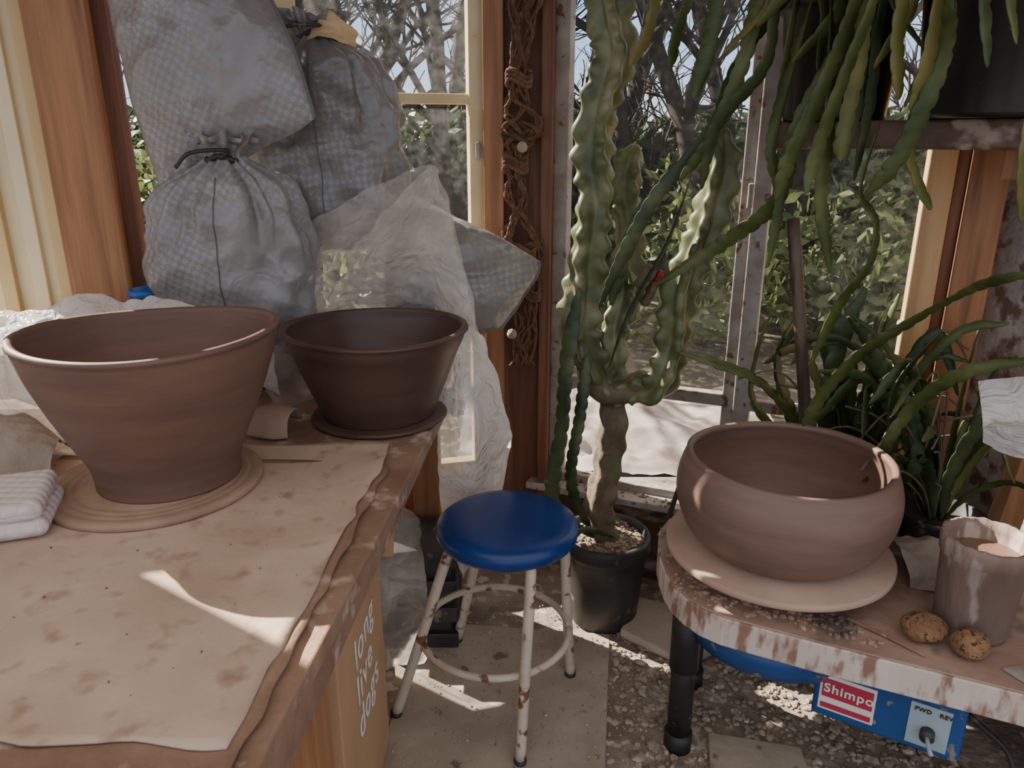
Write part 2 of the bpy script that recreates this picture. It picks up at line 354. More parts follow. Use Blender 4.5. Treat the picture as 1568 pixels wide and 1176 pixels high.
def frondvf(pts,w,tw=0,sc=.30,per=.042,vee=.22):
    ln=sum((Vector(a)-Vector(b)).length for a,b in zip(pts,pts[1:]))
    n=max(16,int(ln/.0065)); per=per*(.8+.5*abs(math.sin(tw*7)))
    P=cr(pts,n); v=[];f=[]; L=0
    for i in range(n+1):
        T=(P[min(i+1,n)]-P[max(i-1,0)]).normalized()
        view=Vector((math.sin(tw),-math.cos(tw),.15)).normalized()
        b=T.cross(view)
        b=b.normalized() if b.length>.05 else Vector((1,0,0))
        nn=b.cross(T).normalized()
        if i: L+=(P[i]-P[i-1]).length
        t=i/n
        env=(min(1,t*4)*.75+.25)*min(1,math.sqrt(max(0,(1.0-t)*6)+.003))
        def S(o):
            x=(L/per+o)%1.0
            return 1-sc*max(0,1-x*3.2)**1.2-sc*.8*max(0,(x-.72)/.28)**2
        th=.5*math.sin(L*5+tw*3)
        ww=b*math.cos(th)+nn*math.sin(th)
        h1=w/2*env*S(0);h2=w/2*env*S(.45)
        v+= [P[i]-ww*h1+nn*(vee*h1), P[i], P[i]+ww*h2+nn*(vee*h2)]
    for i in range(n):
        a=i*3; f+=[(a,a+1,a+4,a+3),(a+1,a+2,a+5,a+4)]
    return v,f
def frond(name,pts,w,mat,parent,tw=0):
    o=obj(name,*frondvf(pts,w,tw),mat,True,parent)
    s=o.modifiers.new('s','SOLIDIFY');s.thickness=.0025
    return o
# ---------------------------------------------------------------- camera
cd=bpy.data.cameras.new('camera');cam=bpy.data.objects.new('camera',cd);scene.collection.objects.link(cam)
cam.location=(0,0,1.45);cam.rotation_euler=(math.radians(72),0,0);cd.lens=26.4;cd.sensor_width=36;cd.clip_start=.02
scene.camera=cam
# ---------------------------------------------------------------- world & sun
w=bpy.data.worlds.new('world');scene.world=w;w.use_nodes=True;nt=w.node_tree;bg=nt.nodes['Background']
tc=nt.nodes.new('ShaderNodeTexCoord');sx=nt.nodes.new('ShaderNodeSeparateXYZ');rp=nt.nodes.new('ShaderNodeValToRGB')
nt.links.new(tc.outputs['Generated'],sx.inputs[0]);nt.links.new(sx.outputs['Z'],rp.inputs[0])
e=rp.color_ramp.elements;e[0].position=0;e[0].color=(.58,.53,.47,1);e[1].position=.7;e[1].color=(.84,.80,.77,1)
for p,c in ((.03,(.78,.88,1.0)),(.10,(.50,.72,1.1)),(.22,(.44,.65,1.05)),(.38,(.84,.80,.77))):  # above the visible blue band, warm white is added to fill the room
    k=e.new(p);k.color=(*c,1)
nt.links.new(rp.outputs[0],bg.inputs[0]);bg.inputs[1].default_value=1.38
sd=bpy.data.lights.new('sun','SUN');sun=bpy.data.objects.new('sun',sd);scene.collection.objects.link(sun)
sd.energy=20;sd.angle=math.radians(.5);sd.color=(1,.92,.8)
sun.rotation_euler=Vector((.84,-.54,-.74)).to_track_quat('-Z','Y').to_euler()
# ---------------------------------------------------------------- room shell
def side(o0,dx,dy):
    o0=Vector((o0[0],o0[1],0));Ln=Vector((dx,dy,0)).length;d=Vector((dx,dy,0));d.normalize()
    n=Vector((d.y,-d.x,0));  n = n if n.y<0 else -n
    def f(name,q0,q1,z0,z1,n0,n1,mat,parent,bw=.003):
        s0,s1=q0*Ln,q1*Ln
        c=o0+d*((s0+s1)/2)+n*((n0+n1)/2)+Vector((0,0,(z0+z1)/2))
        rot=Matrix((d,n,Vector((0,0,1)))).transposed()
        return box(name,c,(s1-s0,abs(n1-n0),z1-z0),mat,rot,parent,bw)
    return f
LW=side((-.03,2.47),-1,-.25)
RW=side((.10,2.45),1,-.415)
ZT=2.42
box('floor',(-.4,1.0,-.05),(6,4.2,.1),M['floor'],bw=0)
w1=empty('window_1')
LW('stile_right',.05,.105,.33,ZT-.1,-.03,.02,M['yellowframe'],w1)
LW('stile_left',.577,.66,.33,ZT-.1,-.03,.02,M['yellowframe'],w1)
LW('muntin_upper',.10,.58,1.553,1.583,-.02,.012,M['yellowframe'],w1)
LW('muntin_lower',.0,.58,.815,.845,-.02,.012,M['greyframe'],w1)
LW('bottom_rail',.0,.62,.33,.38,-.03,.02,M['yellowframe'],w1)
LW('top_rail',.0,.62,2.15,2.25,-.03,.02,M['yellowframe'],w1)
LW('glass',.10,.58,.36,2.2,-.006,-.002,M['glass'],w1,0)
box('latch',(-.105,2.415,1.42),(.014,.02,.05),M['greyframe'],None,w1)
w2=empty('window_2')
LW('stile',.66,.77,.33,ZT-.1,-.03,.035,M['fir'],w2)
LW('bottom_rail',.77,1.06,.33,.38,-.03,.02,M['fir'],w2)
LW('top_rail',.77,1.06,2.15,2.25,-.03,.02,M['fir'],w2)
LW('glass',.77,1.06,.36,2.2,-.006,-.002,M['glass'],w2,0)
w3=empty('window_3')
RW('stile_left',.035,.078,.32,ZT-.1,-.03,.02,M['greyframe'],w3)
RW('stile_right',.558,.59,.32,ZT-.1,-.03,.015,M['greyframe'],w3)
RW('transom',.07,.575,.66,.70,-.02,.015,M['greyframe'],w3)
RW('bottom_rail',.05,.6,.31,.345,-.03,.015,M['greyframe'],w3)
RW('top_rail',.05,.6,2.18,2.25,-.03,.015,M['greyframe'],w3)
RW('glass',.07,.575,.32,2.2,-.006,-.002,M['glass'],w3,0)
box('latch',(.67,2.17,1.30),(.015,.02,.07),M['greyframe'],RZ(-.39),w3)
w4=empty('window_4')
RW('stile_left',.59,.635,.32,ZT-.1,-.03,.025,M['greyframe'],w4)
RW('transom',.62,1.0,.655,.69,-.02,.015,M['greyframe'],w4)
RW('stile_right',.985,1.045,.32,ZT-.1,-.06,.03,M['firlight'],w4)
RW('bottom_rail',.6,1.02,.31,.345,-.03,.015,M['greyframe'],w4)
RW('top_rail',.6,1.02,2.18,2.25,-.03,.015,M['greyframe'],w4)
RW('glass',.63,1.0,.32,2.2,-.006,-.002,M['glass'],w4,0)
pc=empty('corner_post')
box('pine_board',(-.056,2.44,1.17),(.062,.09,2.34),M['fir'],parent=pc)
box('dark_board',(.035,2.465,1.17),(.13,.08,2.34),M['firdark'],parent=pc)
box('red_board',(.113,2.42,1.17),(.034,.10,2.34),M['firdark'],RZ(-.2),pc)
pl=empty('wooden_post')
LW('post_timber',1.08,1.225,0,ZT,-.06,.09,M['fir'],pl)
LW('post_trim',1.045,1.085,0,ZT,-.06,.03,M['firdark'],pl)
pr=empty('wooden_post')
RW('dark_gap_board',1.045,1.07,0,ZT,-.04,.03,M['firdark'],pr)
RW('timber',1.07,1.15,0,ZT,-.04,.07,M['fir'],pr)
wl=empty('wall_left')
LW('panel',1.225,1.50,0,ZT,-.06,0,M['cream'],wl)
LW('panel_low',1.50,1.72,0,.80,-.06,0,M['cream'],wl)  # left open above: unseen gap added to let sun onto the plastic
LW('panel_mid',1.72,1.80,0,ZT,-.03,0,M['cream'],wl)
LW('panel_under_sun_slot',1.80,1.99,0,1.98,-.03,0,M['cream'],wl)  # unseen glassless slot above, added to throw the sun streak on the table
LW('panel_over_sun_slot',1.80,1.99,2.30,ZT,-.03,0,M['cream'],wl)
LW('panel_far',1.99,3.9,0,ZT,-.03,0,M['cream'],wl)
for i,q in enumerate([1.235,1.30,1.375,1.45]):
    LW('batten_%d'%i,q,q+.035,0,ZT,0,.022 if i%2 else .03,M['cream'] if i%2 else M['creamdark'],wl)
wb=empty('wall_back')
LW('below_window_left',0,1.1,0,.33,-.05,.02,M['firdark'],wb)
RW('below_window_right',-.02,1.1,0,.31,-.05,.02,M['shelfwood'],wb)
LW('head_left',0,1.1,2.25,ZT,-.05,.02,M['fir'],wb)
RW('head_right',-.02,1.1,2.25,ZT,-.05,.02,M['fir'],wb)
RW('sill',-.02,1.1,.295,.318,-.05,.085,M['greyframe'],wb)
wr=empty('wall_right')
prism('peeling_panel',[(1.27,1.99),(1.30,2.0),(1.62,.9),(1.58,.9)],0,ZT,M['peel'],wr)
box('ledger',(1.41,1.45,1.36),(.05,.9,.09),M['fir'],RZ(.28),wr)
box('brace',(1.33,1.72,1.1),(.06,.05,1.5),M['fir'],Matrix.Rotation(.12,3,'Y'),wr)
prism('sunblock_ceiling',[(-4.1,.9),(1.62,.9),(1.33,1.98),(.10,2.50),(-.03,2.52),(-4.1,1.50)],ZT,ZT+.06,M['fir'],None,0)  # unseen; added to block the sun, trimmed for sky fill and the table streak
# ---------------------------------------------------------------- outside
wood=empty('woodland_outside')
def gz(y): return -.35+max(0,(y-7))*.13
nx,ny=60,40;v=[];f=[]
for i in range(nx+1):
    for j in range(ny+1):
        x=-24+48*i/nx;y=2.75+22*(j/ny)**1.3
        v.append((x,y,gz(y)+.15*N3((x,y,0),.6)))
for i in range(nx):
    for j in range(ny):
        a=i*(ny+1)+j;f.append((a,a+ny+1,a+ny+2,a+1))
obj('ground_outside',v,f,M['ground'])
def foliage(name,blobs,mat,per,size):
    mb=MB()
    for (x,y,z,r,h) in blobs:
        for k in range(int(per*r*(r+h)*.5)):
            d=Vector((R.gauss(0,1),R.gauss(0,1),R.gauss(0,1)));d.normalize();d*=R.random()**.35
            c=Vector((x,y,z))+Vector((d.x*r,d.y*r,d.z*h))
            if c.z<gz(c.y)-.2: continue
            a=Vector((R.gauss(0,1),R.gauss(0,1),R.gauss(0,1))).normalized();b=a.orthogonal().normalized()
            s=size*(.5+R.random())
            mb.add([c-a*s,c+b*s*.45,c+a*s,c-b*s*.45],[(0,1,2,3)])
    return mb.make(name,mat,False,wood)
bl=[]
for k in range(95):
    y=R.uniform(10,18);x=-.95*y+1.8*y*((k+R.random())/95)
    top=1.45+y*(R.uniform(-.03,.045) if x<.2*y else R.uniform(-.03,.05)); z0=gz(y); h=max(.4,(top-z0)/2)
    bl.append((x,y,z0+h,R.uniform(.9,1.5),h))
foliage('evergreen_shrubs',bl,M['fol1'],600,.15)
bl=[]
for k in range(84):
    y=R.uniform(6.2,14);x=R.uniform(.10,.85)*y if k%4 else R.uniform(-.9,.3)*y
    top=1.45+y*R.uniform(-.2,.025); z0=gz(y); h=max(.25,(top-z0)/2)
    bl.append((x,y,z0+h,R.uniform(.5,1.1),h))
foliage('pale_shrubs',bl,M['fol2'],500,.085)
def tree(mb,p,d,L,r,depth):
    n=5;pts=[p.copy()];dd=d.copy()
    for i in range(n):
        dd=(dd+Vector((R.gauss(0,.12),R.gauss(0,.12),R.gauss(0,.07)+.02))).normalized()
        pts.append(pts[-1]+dd*L/n)
    mb.add(*tubevf(pts,lambda t:r*(1-.45*t),5 if depth<2 else 3,cap=False))
    if depth>=4: return
    for k in range(4 if depth else 7):
        i=R.randint(1 if depth else 2,n); ax=Vector((R.gauss(0,1),R.gauss(0,1),R.gauss(0,.4)+.25)).normalized()
        nd=(dd*.75+ax*.75).normalized()
        tree(mb,pts[i],nd,L*R.uniform(.45,.65),r*(.42 if depth==0 else .55),depth+1)
mb=MB()
for (x,y,h,r) in [(-3.0,9,4.2,.16),(-1.8,7.5,4.2,.13),(-.7,9,4.5,.11),(-1.2,11,5,.13),(-4.6,10,5,.18),(.9,8.5,4.4,.15),(1.6,9.5,4.5,.13),(2.3,9,4.5,.13),(3.2,9,4.5,.13),(4.4,10,5,.14),(5.6,9.5,5,.12),(1.5,12,5.5,.16),(3.4,12,5.5,.15),(-2.6,12,5.5,.14),(0.1,12,5.5,.14)]:
    tree(mb,Vector((x,y,gz(y)-.1)),Vector((R.gauss(.08,.1),0,1)).normalized(),h,r,0)
mb.make('bare_trees',M['bark'],True,wood)
mb=MB()
for k in range(70):
    y=R.uniform(9,16);x=R.uniform(-.9,.85)*y
    tree(mb,Vector((x,y,gz(y)-.1)),Vector((R.gauss(0,.06),0,1)).normalized(),R.uniform(1.3,2.6),R.uniform(.025,.055),2)
mb.make('saplings',M['barkpale'],True,wood)
crumple('pale_tarp',[[(-.3,3.7,-.25),(.6,3.6,-.25),(1.6,3.5,-.25)],[(-.3,4.4,-.22),(.6,4.5,-.20),(1.6,4.3,-.22)],[(-.3,5.0,-.25),(.6,5.1,-.25),(1.6,5.0,-.25)]],M['tarp'],60,60,.07,3)
# ---------------------------------------------------------------- left work table
wt=empty('work_table')
prism('top',[(-.31,.3),(-.295,.75),(-.252,1.2),(-.19,1.9),(-.17,2.33),(-.95,2.14),(-1.5,2.0),(-1.7,.3)],.715,.75,M['tablewood'],wt)
box('apron_side',(-.29,1.2,.675),(.03,1.75,.08),M['tablewood'],RZ(-.065),wt)
box('apron_front',(-1.0,.42,.66),(1.3,.03,.1),M['tablewood'],parent=wt)
box('leg_1',(-.34,.98,.34),(.075,.085,.68),M['fir'],parent=wt)
box('leg_2',(-.27,2.18,.34),(.085,.085,.68),M['fir'],parent=wt)
box('leg_3',(-1.5,.5,.34),(.085,.085,.68),M['fir'],parent=wt)
box('leg_4',(-1.4,1.9,.34),(.085,.085,.68),M['fir'],parent=wt)
def sheet(name,poly4,z,mat,seed,nu=60,nv=60,jag=.006,curl=.012):
    A,B,C,D=[Vector((*p,z)) for p in poly4];v=[];f=[]
    for i in range(nu+1):
        for j in range(nv+1):
            s=i/nu;t=j/nv
            p=(A*(1-s)+B*s)*(1-t)+(D*(1-s)+C*s)*t
            ed=1 if (i in(0,nu) or j in(0,nv)) else 0
            p=p+Vector((N3(p+Vector((seed,0,0)),14),N3(p+Vector((0,seed,0)),14),0))*(jag*ed*2)
            m=min(1-s,1-t,t)
            p.z+=.002*abs(N3(p,6))+curl*max(0,1-m*18)**2*max(0,.3+N3(p+Vector((seed,seed,0)),3)*1.5)
            v.append(p)
    for i in range(nu):
        for j in range(nv):
            a=i*(nv+1)+j;f.append((a,a+nv+1,a+nv+2,a+1))
    o=obj(name,v,f,mat);s=o.modifiers.new('s','SOLIDIFY');s.thickness=.0035;s.offset=1
    return o
sheet('kraft_paper_sheet',[(-1.45,.67),(-.325,.655),(-.275,1.55),(-1.45,1.6)],.7515,M['tablewood'],3)
sheet('canvas_board',[(-1.4,.74),(-.339,.72),(-.286,1.65),(-1.25,1.68)],.757,M['paper'],8)
def wob(a1,a2,z0,ph=2.2):
    def g(r,z,a):
        k=max(0,z-z0)/.3
        return r*(1+a1*k*math.cos(2*a+.6)), z+a2*k*math.sin(2*a+1.0)+a2*.6*k*math.cos(a+ph)
    return g
def pot(name,c,outer,th,mat,warp=None,lip=.006):
    n=48; P=cr([(r,0,z) for r,z in outer],n); pr=[(0,0)]+[(p.x,p.z) for p in P]
    r,z=pr[-1]
    pr+=[(r+lip*.6,z+.002),(r+lip*.4,z+.009),(r-th*.4,z+.012),(r-th,z+.008)]
    inner=[(max(0,p.x-th),p.z) for p in reversed(P) if p.z>th+.004]
    pr+=inner+[(inner[-1][0]*.9,th+.001),(0,th)]
    return lathe(name,pr,c,mat,96,None,warp)
def bat(name,c,r,th,mat,rings=0):
    pr=[(0,0),(r-.004,0),(r,.004),(r,th-.004),(r-.004,th)]
    for k in range(rings):
        q=r-.02-k*.018; pr+=[(q,th),(q-.004,th-.002),(q-.008,th)]
    pr+=[(r*.3,th),(0,th)]
    return lathe(name,pr,c,mat,96)
bat('throwing_bat',(-.745,1.44,.761),.212,.016,M['bat1'],3)
pot('clay_planter',(-.722,1.455,.778),[(.142,0),(.143,.02),(.150,.055),(.175,.11),(.205,.18),(.230,.25),(.244,.305)],.012,M['clay1'],wob(.02,.008,.1,.8))
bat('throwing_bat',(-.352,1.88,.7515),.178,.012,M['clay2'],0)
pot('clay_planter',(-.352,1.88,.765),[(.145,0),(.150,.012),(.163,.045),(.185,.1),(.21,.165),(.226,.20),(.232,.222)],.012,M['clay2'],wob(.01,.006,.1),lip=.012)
t=crumple('clay_offcut',[[(-.66,1.72,.76),(-.59,1.70,.755),(-.545,1.70,.757)],[(-.66,1.74,.79),(-.60,1.73,.80),(-.55,1.73,.795)],[(-.65,1.78,.80),(-.59,1.775,.815),(-.54,1.77,.805)],[(-.64,1.81,.77),(-.59,1.81,.775),(-.54,1.81,.765)]],M['bat1'],24,24,.004,15)
s=t.modifiers.new('s','SOLIDIFY');s.thickness=.006
tw=empty('folded_towel')
box('fold_lower',(-1.03,1.235,.782),(.34,.18,.036),M['towel'],RZ(.35),tw,.0175,5)
box('fold_upper',(-1.032,1.233,.815),(.335,.178,.036),M['towel'],RZ(.36),tw,.0175,5)
crumple('canvas_rag',[[(-1.25,1.42,.765),(-1.1,1.42,.764),(-.97,1.44,.764)],[(-1.25,1.46,.82),(-1.1,1.46,.815),(-.98,1.48,.80)],[(-1.25,1.52,.86),(-1.1,1.53,.85),(-1.0,1.54,.81)],[(-1.25,1.62,.84),(-1.1,1.62,.83),(-1.0,1.6,.77)]],M['rag'],50,50,.02,9,seed=4)
crumple('plastic_sheeting',[
 [(-1.6,2.0,.86),(-1.2,2.06,.90),(-.95,2.02,.90),(-.75,1.93,.88),(-.62,1.92,.80)],
 [(-1.6,1.85,1.03),(-1.2,1.88,1.06),(-1.0,1.90,1.075),(-.8,1.87,1.06),(-.63,1.89,.96)],
 [(-1.5,1.72,.97),(-1.2,1.72,.98),(-1.0,1.76,.97),(-.8,1.80,.96),(-.65,1.83,.88)],
 [(-1.4,1.62,.88),(-1.18,1.62,.86),(-1.0,1.66,.85),(-.84,1.76,.83),(-.68,1.80,.79)],
 [(-1.35,1.50,.775),(-1.15,1.52,.775),(-.98,1.58,.772),(-.86,1.70,.77),(-.70,1.78,.765)]],M['plastic_w'],110,90,.03,6,seed=2)
crumple('clear_plastic_bag',[
 [(-.69,2.115,1.15),(-.51,2.11,1.27),(-.35,2.10,1.34),(-.205,2.10,1.385),(-.165,2.12,1.24)],
 [(-.73,2.08,1.07),(-.57,2.06,1.13),(-.39,2.05,1.21),(-.23,2.06,1.27),(-.145,2.09,1.17)],
 [(-.72,2.0,.98),(-.57,2.05,1.02),(-.40,2.11,1.06),(-.27,2.11,1.08),(-.12,2.06,1.03)],
 [(-.66,1.93,.83),(-.60,2.0,.82),(-.40,2.14,.92),(-.27,2.14,.93),(-.10,2.02,.9)],
 [(-.62,1.88,.765),(-.58,1.95,.765),(-.4,2.14,.77),(-.27,2.13,.77),(-.14,2.02,.78)]],M['plastic'],140,130,.034,4.5,seed=5)
crumple('clear_plastic_bag',[
 [(-.44,2.11,1.18),(-.33,2.10,1.30),(-.22,2.08,1.38),(-.17,2.09,1.30)],
 [(-.50,2.06,1.06),(-.36,2.02,1.15),(-.24,2.03,1.22),(-.14,2.05,1.16)],
 [(-.52,2.03,1.00),(-.38,2.06,1.04),(-.26,2.07,1.10),(-.11,2.02,1.04)],
 [(-.50,2.10,.95),(-.38,2.13,.97),(-.25,2.12,1.0),(-.10,2.0,.92)]],M['plastic'],90,90,.026,5.5,seed=31)
crumple('hanging_plastic_bag',[
 [(-.20,2.05,.97),(-.14,2.03,.98),(-.075,2.06,.92)],
 [(-.205,1.96,.78),(-.12,1.92,.80),(-.03,2.04,.77)],
 [(-.21,1.93,.57),(-.11,1.89,.62),(0.0,2.03,.62)],
 [(-.20,1.92,.43),(-.12,1.9,.43),(-.03,2.0,.45)],
 [(-.16,1.92,.25),(-.14,1.91,.23),(-.12,1.93,.25)]],M['plastic_w'],60,90,.014,7,seed=9)
crumple('crumpled_bag_on_floor',[
 [(-.42,1.75,.55),(-.33,1.78,.58),(-.24,1.8,.5)],
 [(-.42,1.66,.42),(-.33,1.66,.42),(-.22,1.7,.38)],
 [(-.42,1.68,.2),(-.33,1.7,.22),(-.23,1.75,.2)],
 [(-.42,1.75,.02),(-.33,1.76,.02),(-.25,1.8,.02)]],M['plastic'],50,60,.035,8,seed=12)
tiedsack('tied_sack',(-.785,2.145,.755),(-.745,2.03,1.465),.22,.12,M['sack'],1)
tiedsack('tied_sack',(-.515,2.25,1.13),(-.545,2.25,1.775),.215,.105,M['sack2'],5)
lathe('blue_tub',[(0,0),(.035,0),(.045,.28),(.05,.28),(.05,.30),(.042,.30),(.035,.02),(0,.02)],(-1.03,2.10,.751),M['bluetub'],32)
crumple('beige_rag',[[(-.58,2.25,1.69),(-.50,2.20,1.71),(-.43,2.25,1.69)],[(-.55,2.25,1.75),(-.49,2.22,1.765),(-.43,2.26,1.73)],[(-.53,2.3,1.72),(-.49,2.31,1.75),(-.42,2.3,1.70)]],M['beige'],30,30,.025,14)
pillow('woven_sack',[(-.96,2.08,1.31),(-.48,2.03,1.485),(-.70,2.10,2.04),(-1.06,2.13,2.04)],.19,M['sack'],84,.014,seed=2,ex=.7,seam=True)
pillow('woven_sack',[(-.40,2.20,.86),(-.02,2.20,.90),(.095,2.24,1.11),(-.36,2.27,1.33)],.17,M['sack2'],80,.016,seed=7,ex=.7,seam=True)
cb=empty('cardboard_box')
box('carton',(-.475,1.30,.35),(.34,.42,.62),M['card'],parent=cb,bw=.003)
box('flap',(-.42,1.53,.62),(.3,.03,.15),M['card'],Matrix.Rotation(-.5,3,'X'),cb,.002)
def text(name,s,size,loc,rot,mat,parent,ext=.0006,off=.0012):
    c=bpy.data.curves.new(name,'FONT');c.body=s;c.size=size;c.extrude=ext;c.offset=off;c.space_character=1.12
    o=bpy.data.objects.new(name,c);scene.collection.objects.link(o);c.materials.append(mat)
    o.matrix_world=Matrix.Translation(loc)@rot.to_4x4();o.parent=parent;return o
rx=Matrix(((0,0,1),(1,0,0),(0,1,0)))
for i,s in enumerate(('long','live','dogs')): text('print_%d'%i,s,.10,(-.3035,1.215,.462-.084*i),rx,M['white'],cb,off=0)
lathe('print_mark',[(.018,0),(.022,0),(.022,.0006),(.018,.0006)],(0,0,0),M['white'],24,cb).matrix_world=Matrix.Translation((-.304,1.45,.58))@rx.to_4x4()
cr8=empty('black_crate')
for i,z in enumerate((.03,.12,.21,.30)):
    box('slat_%d'%i,(-.30,2.0,z),(.28,.22,.05),M['black'],parent=cr8)
box('core',(-.30,2.0,.17),(.24,.18,.3),M['black'],parent=cr8)
box('wood_offcut',(-.42,1.75,.02),(.12,.5,.03),M['firlight'],RZ(.2))
# ---------------------------------------------------------------- stool
st=empty('stool')
sc=(-.012,1.705,.485)
lathe('seat',[(0,0),(.165,0),(.174,.006),(.180,.018),(.181,.030),(.177,.042),(.165,.051),(.14,.056),(.08,.058),(0,.058)],sc,M['blueseat'],80,st)
feet=[(.02,1.455),(.165,1.77),(-.165,1.925),(-.305,1.615)]
cx=sum(a for a,b in feet)/4;cy=sum(b for a,b in feet)/4
for i,(x,y) in enumerate(feet):
    tx=sc[0]+(x-cx)*.62;ty=sc[1]+(y-cy)*.62
    tube('leg_%d'%(i+1),[(x,y,.012),(x+(tx-x)*.5,y+(ty-y)*.5,.24),(tx,ty,.47),(tx-(x-cx)*.12,ty-(y-cy)*.12,.484)],.0135,M['whitepaint'],12,24,st)
    tube('foot_cap_%d'%(i+1),[(x,y,0),(x,y,.02)],.0155,M['black'],12,2,st)
t=.45;rc=(cx+(sc[0]-cx)*t,cy+(sc[1]-cy)*t,.215)
P=[Vector((rc[0]+.195*math.cos(a),rc[1]+.195*math.sin(a),rc[2])) for a in [k*2*math.pi/64 for k in range(65)]]
obj('foot_ring',*tubevf(P,.0095,10),M['whitepaint'],True,st)
# ---------------------------------------------------------------- floor details
prism('concrete_slab',[(-.36,1.2),(.19,1.2),(.30,1.955),(-.27,2.02)],0,.008,M['slab'],bw=.002)
prism('flagstone',[(.33,1.95),(.50,1.80),(.62,1.88),(.58,2.05),(.42,2.12)],.0,.03,M['stone'],bw=.006)
prism('flagstone',[(.45,1.30),(.70,1.25),(.72,1.5),(.5,1.55)],.0,.015,M['slab'],bw=.006)
mb=MB()
FS=[(0,11,5),(0,5,1),(0,1,7),(0,7,10),(0,10,11),(1,5,9),(5,11,4),(11,10,2),(10,7,6),(7,1,8),(3,9,4),(3,4,2),(3,2,6),(3,6,8),(3,8,9),(4,9,5),(2,4,11),(6,2,10),(8,6,7),(9,8,1)]
tg=(1+5**.5)/2
VS=[Vector(a) for a in [(-1,tg,0),(1,tg,0),(-1,-tg,0),(1,-tg,0),(0,-1,tg),(0,1,tg),(0,-1,-tg),(0,1,-tg),(tg,0,-1),(tg,0,1),(-tg,0,-1),(-tg,0,1)]]
def rock(mb,c,s):
    k=Vector((R.uniform(.6,1.3),R.uniform(.6,1.3),R.uniform(.4,.8)))*s/1.9
    a=RZ(R.uniform(0,6))
    mb.add([a@Vector((q.x*k.x*R.uniform(.8,1.2),q.y*k.y*R.uniform(.8,1.2),q.z*k.z))+c for q in VS],FS)
for k in range(4200):
    x=R.uniform(.28,1.1) if k%4 else R.uniform(-.3,.3);y=R.uniform(1.15,2.15)
    s=R.uniform(.003,.011) if x>.3 else R.uniform(.001,.004)
    if R.random()<.03: s*=1.8
    rock(mb,Vector((x,y,s*.3+(.008 if x<.28 else 0))),s)
mb.make('gravel_debris',M['pebble'],False)
mb=MB()
for k in range(60):
    x=R.uniform(-1.2,-.33);y=R.uniform(.78,1.62)
    if (x+.745)**2+(y-1.44)**2<.05: continue
    rock(mb,Vector((x,y,.762)),R.uniform(.001,.0024))
mb.make('clay_crumbs',M['clay3'],False)
mb=MB()
for k in range(120):
    q=R.uniform(.05,1.0);x=.10+q;y=2.45-.415*q-R.uniform(.03,.1)
    rock(mb,Vector((x,y,.321)),R.uniform(.002,.007))
mb.make('sill_debris',M['soil'],False)
# ---------------------------------------------------------------- cactus
cp=empty('potted_cactus');pc0=(.29,2.06,0)
lathe('pot',[(0,0),(.098,0),(.104,.01),(.118,.15),(.125,.245),(.134,.25),(.138,.262),(.138,.292),(.132,.302),(.122,.300),(.118,.285),(.115,.27),(0,.27)],pc0,M['black'],72,cp)
lathe('soil',[(0,.285),(.06,.284),(.117,.276)],pc0,M['soil'],48,cp)
mb=MB()
for k in range(260):
    a=R.uniform(0,6.28);r=.112*math.sqrt(R.random());rock(mb,Vector((.29+r*math.cos(a),2.06+r*math.sin(a),.286)),R.uniform(.003,.007))
mb.make('pot_grit',M['pebble'],False,cp)
def csec(nr,ph,dep,per):
    def g(a,L):
        tw=ph+L*1.6+.35*N3((L,ph,0),5)
        k=.5+.5*math.cos(nr*(a+tw))
        rib=int(((a+tw)*nr/(2*math.pi))+50.5)
        x=(L+.018*N3((L,rib*3.3,ph),14))/per+.37*rib
        kn=.5+.5*math.sin(2*math.pi*x)
        big=1+.14*N3((L,rib*1.7,ph),9)
        return ((1-dep)+dep*1.35*k**1.15*(.62+.5*kn))*big
    return g
def cact(name,pts,r,mat,nr=5,ph=0,dep=.42,n=110,taper=True,per=.068):
    f=(lambda t:r*(.75+.25*min(1,t*6))*(min(1,((1.001-t)*12))**.5)) if taper else r
    P=cr(pts,n)
    P=[p+Vector((N3(p,7),N3(p+Vector((7,7,7)),7),0))*.016*min(1,min(i,n-i)/8) for i,p in enumerate(P)]
    return obj(name,*tubevf(P,f,36,csec(nr,ph,dep,per)),mat,True,cp)
cact('trunk',[(.285,2.06,.27),(.275,2.09,.42),(.305,2.1,.58),(.285,2.1,.76)],.046,M['corky'],4,.3,.3,80,False,.08)
cact('stem_tall',[(.29,2.1,.74),(.235,2.085,.82),(.19,2.06,.95),(.205,2.06,1.13),(.215,2.06,1.31),(.215,2.06,1.47),(.25,2.06,1.63),(.245,2.06,1.78),(.25,2.06,2.1)],.053,M['cactus'],4,.0,.46,260)
cact('stem_mid',[(.29,2.1,.74),(.30,2.1,.86),(.315,2.12,.99),(.33,2.12,1.10)],.044,M['cactus'],4,.5,.46,n=80)
cact('stem_back',[(.30,2.12,.84),(.335,2.16,1.06),(.34,2.18,1.17),(.33,2.2,1.30),(.345,2.2,1.44)],.044,M['cactus'],4,.2,.46,n=130)
cact('stem_right',[(.29,2.08,.74),(.34,2.06,.765),(.40,2.02,.785),(.445,2.0,.89),(.46,2.0,1.07),(.50,2.0,1.23),(.53,2.0,1.36),(.54,2.0,1.48)],.046,M['cactus'],4,.7,.46,n=190)
cact('stem_short',[(.455,2.0,1.0),(.49,2.02,1.08),(.53,2.05,1.2)],.03,M['cactus'],4,.1,.46,n=60)
tube('stem_collar',[(.22,2.08,.80),(.28,2.08,.745),(.36,2.06,.765)],.036,M['corky'],14,20,cp)
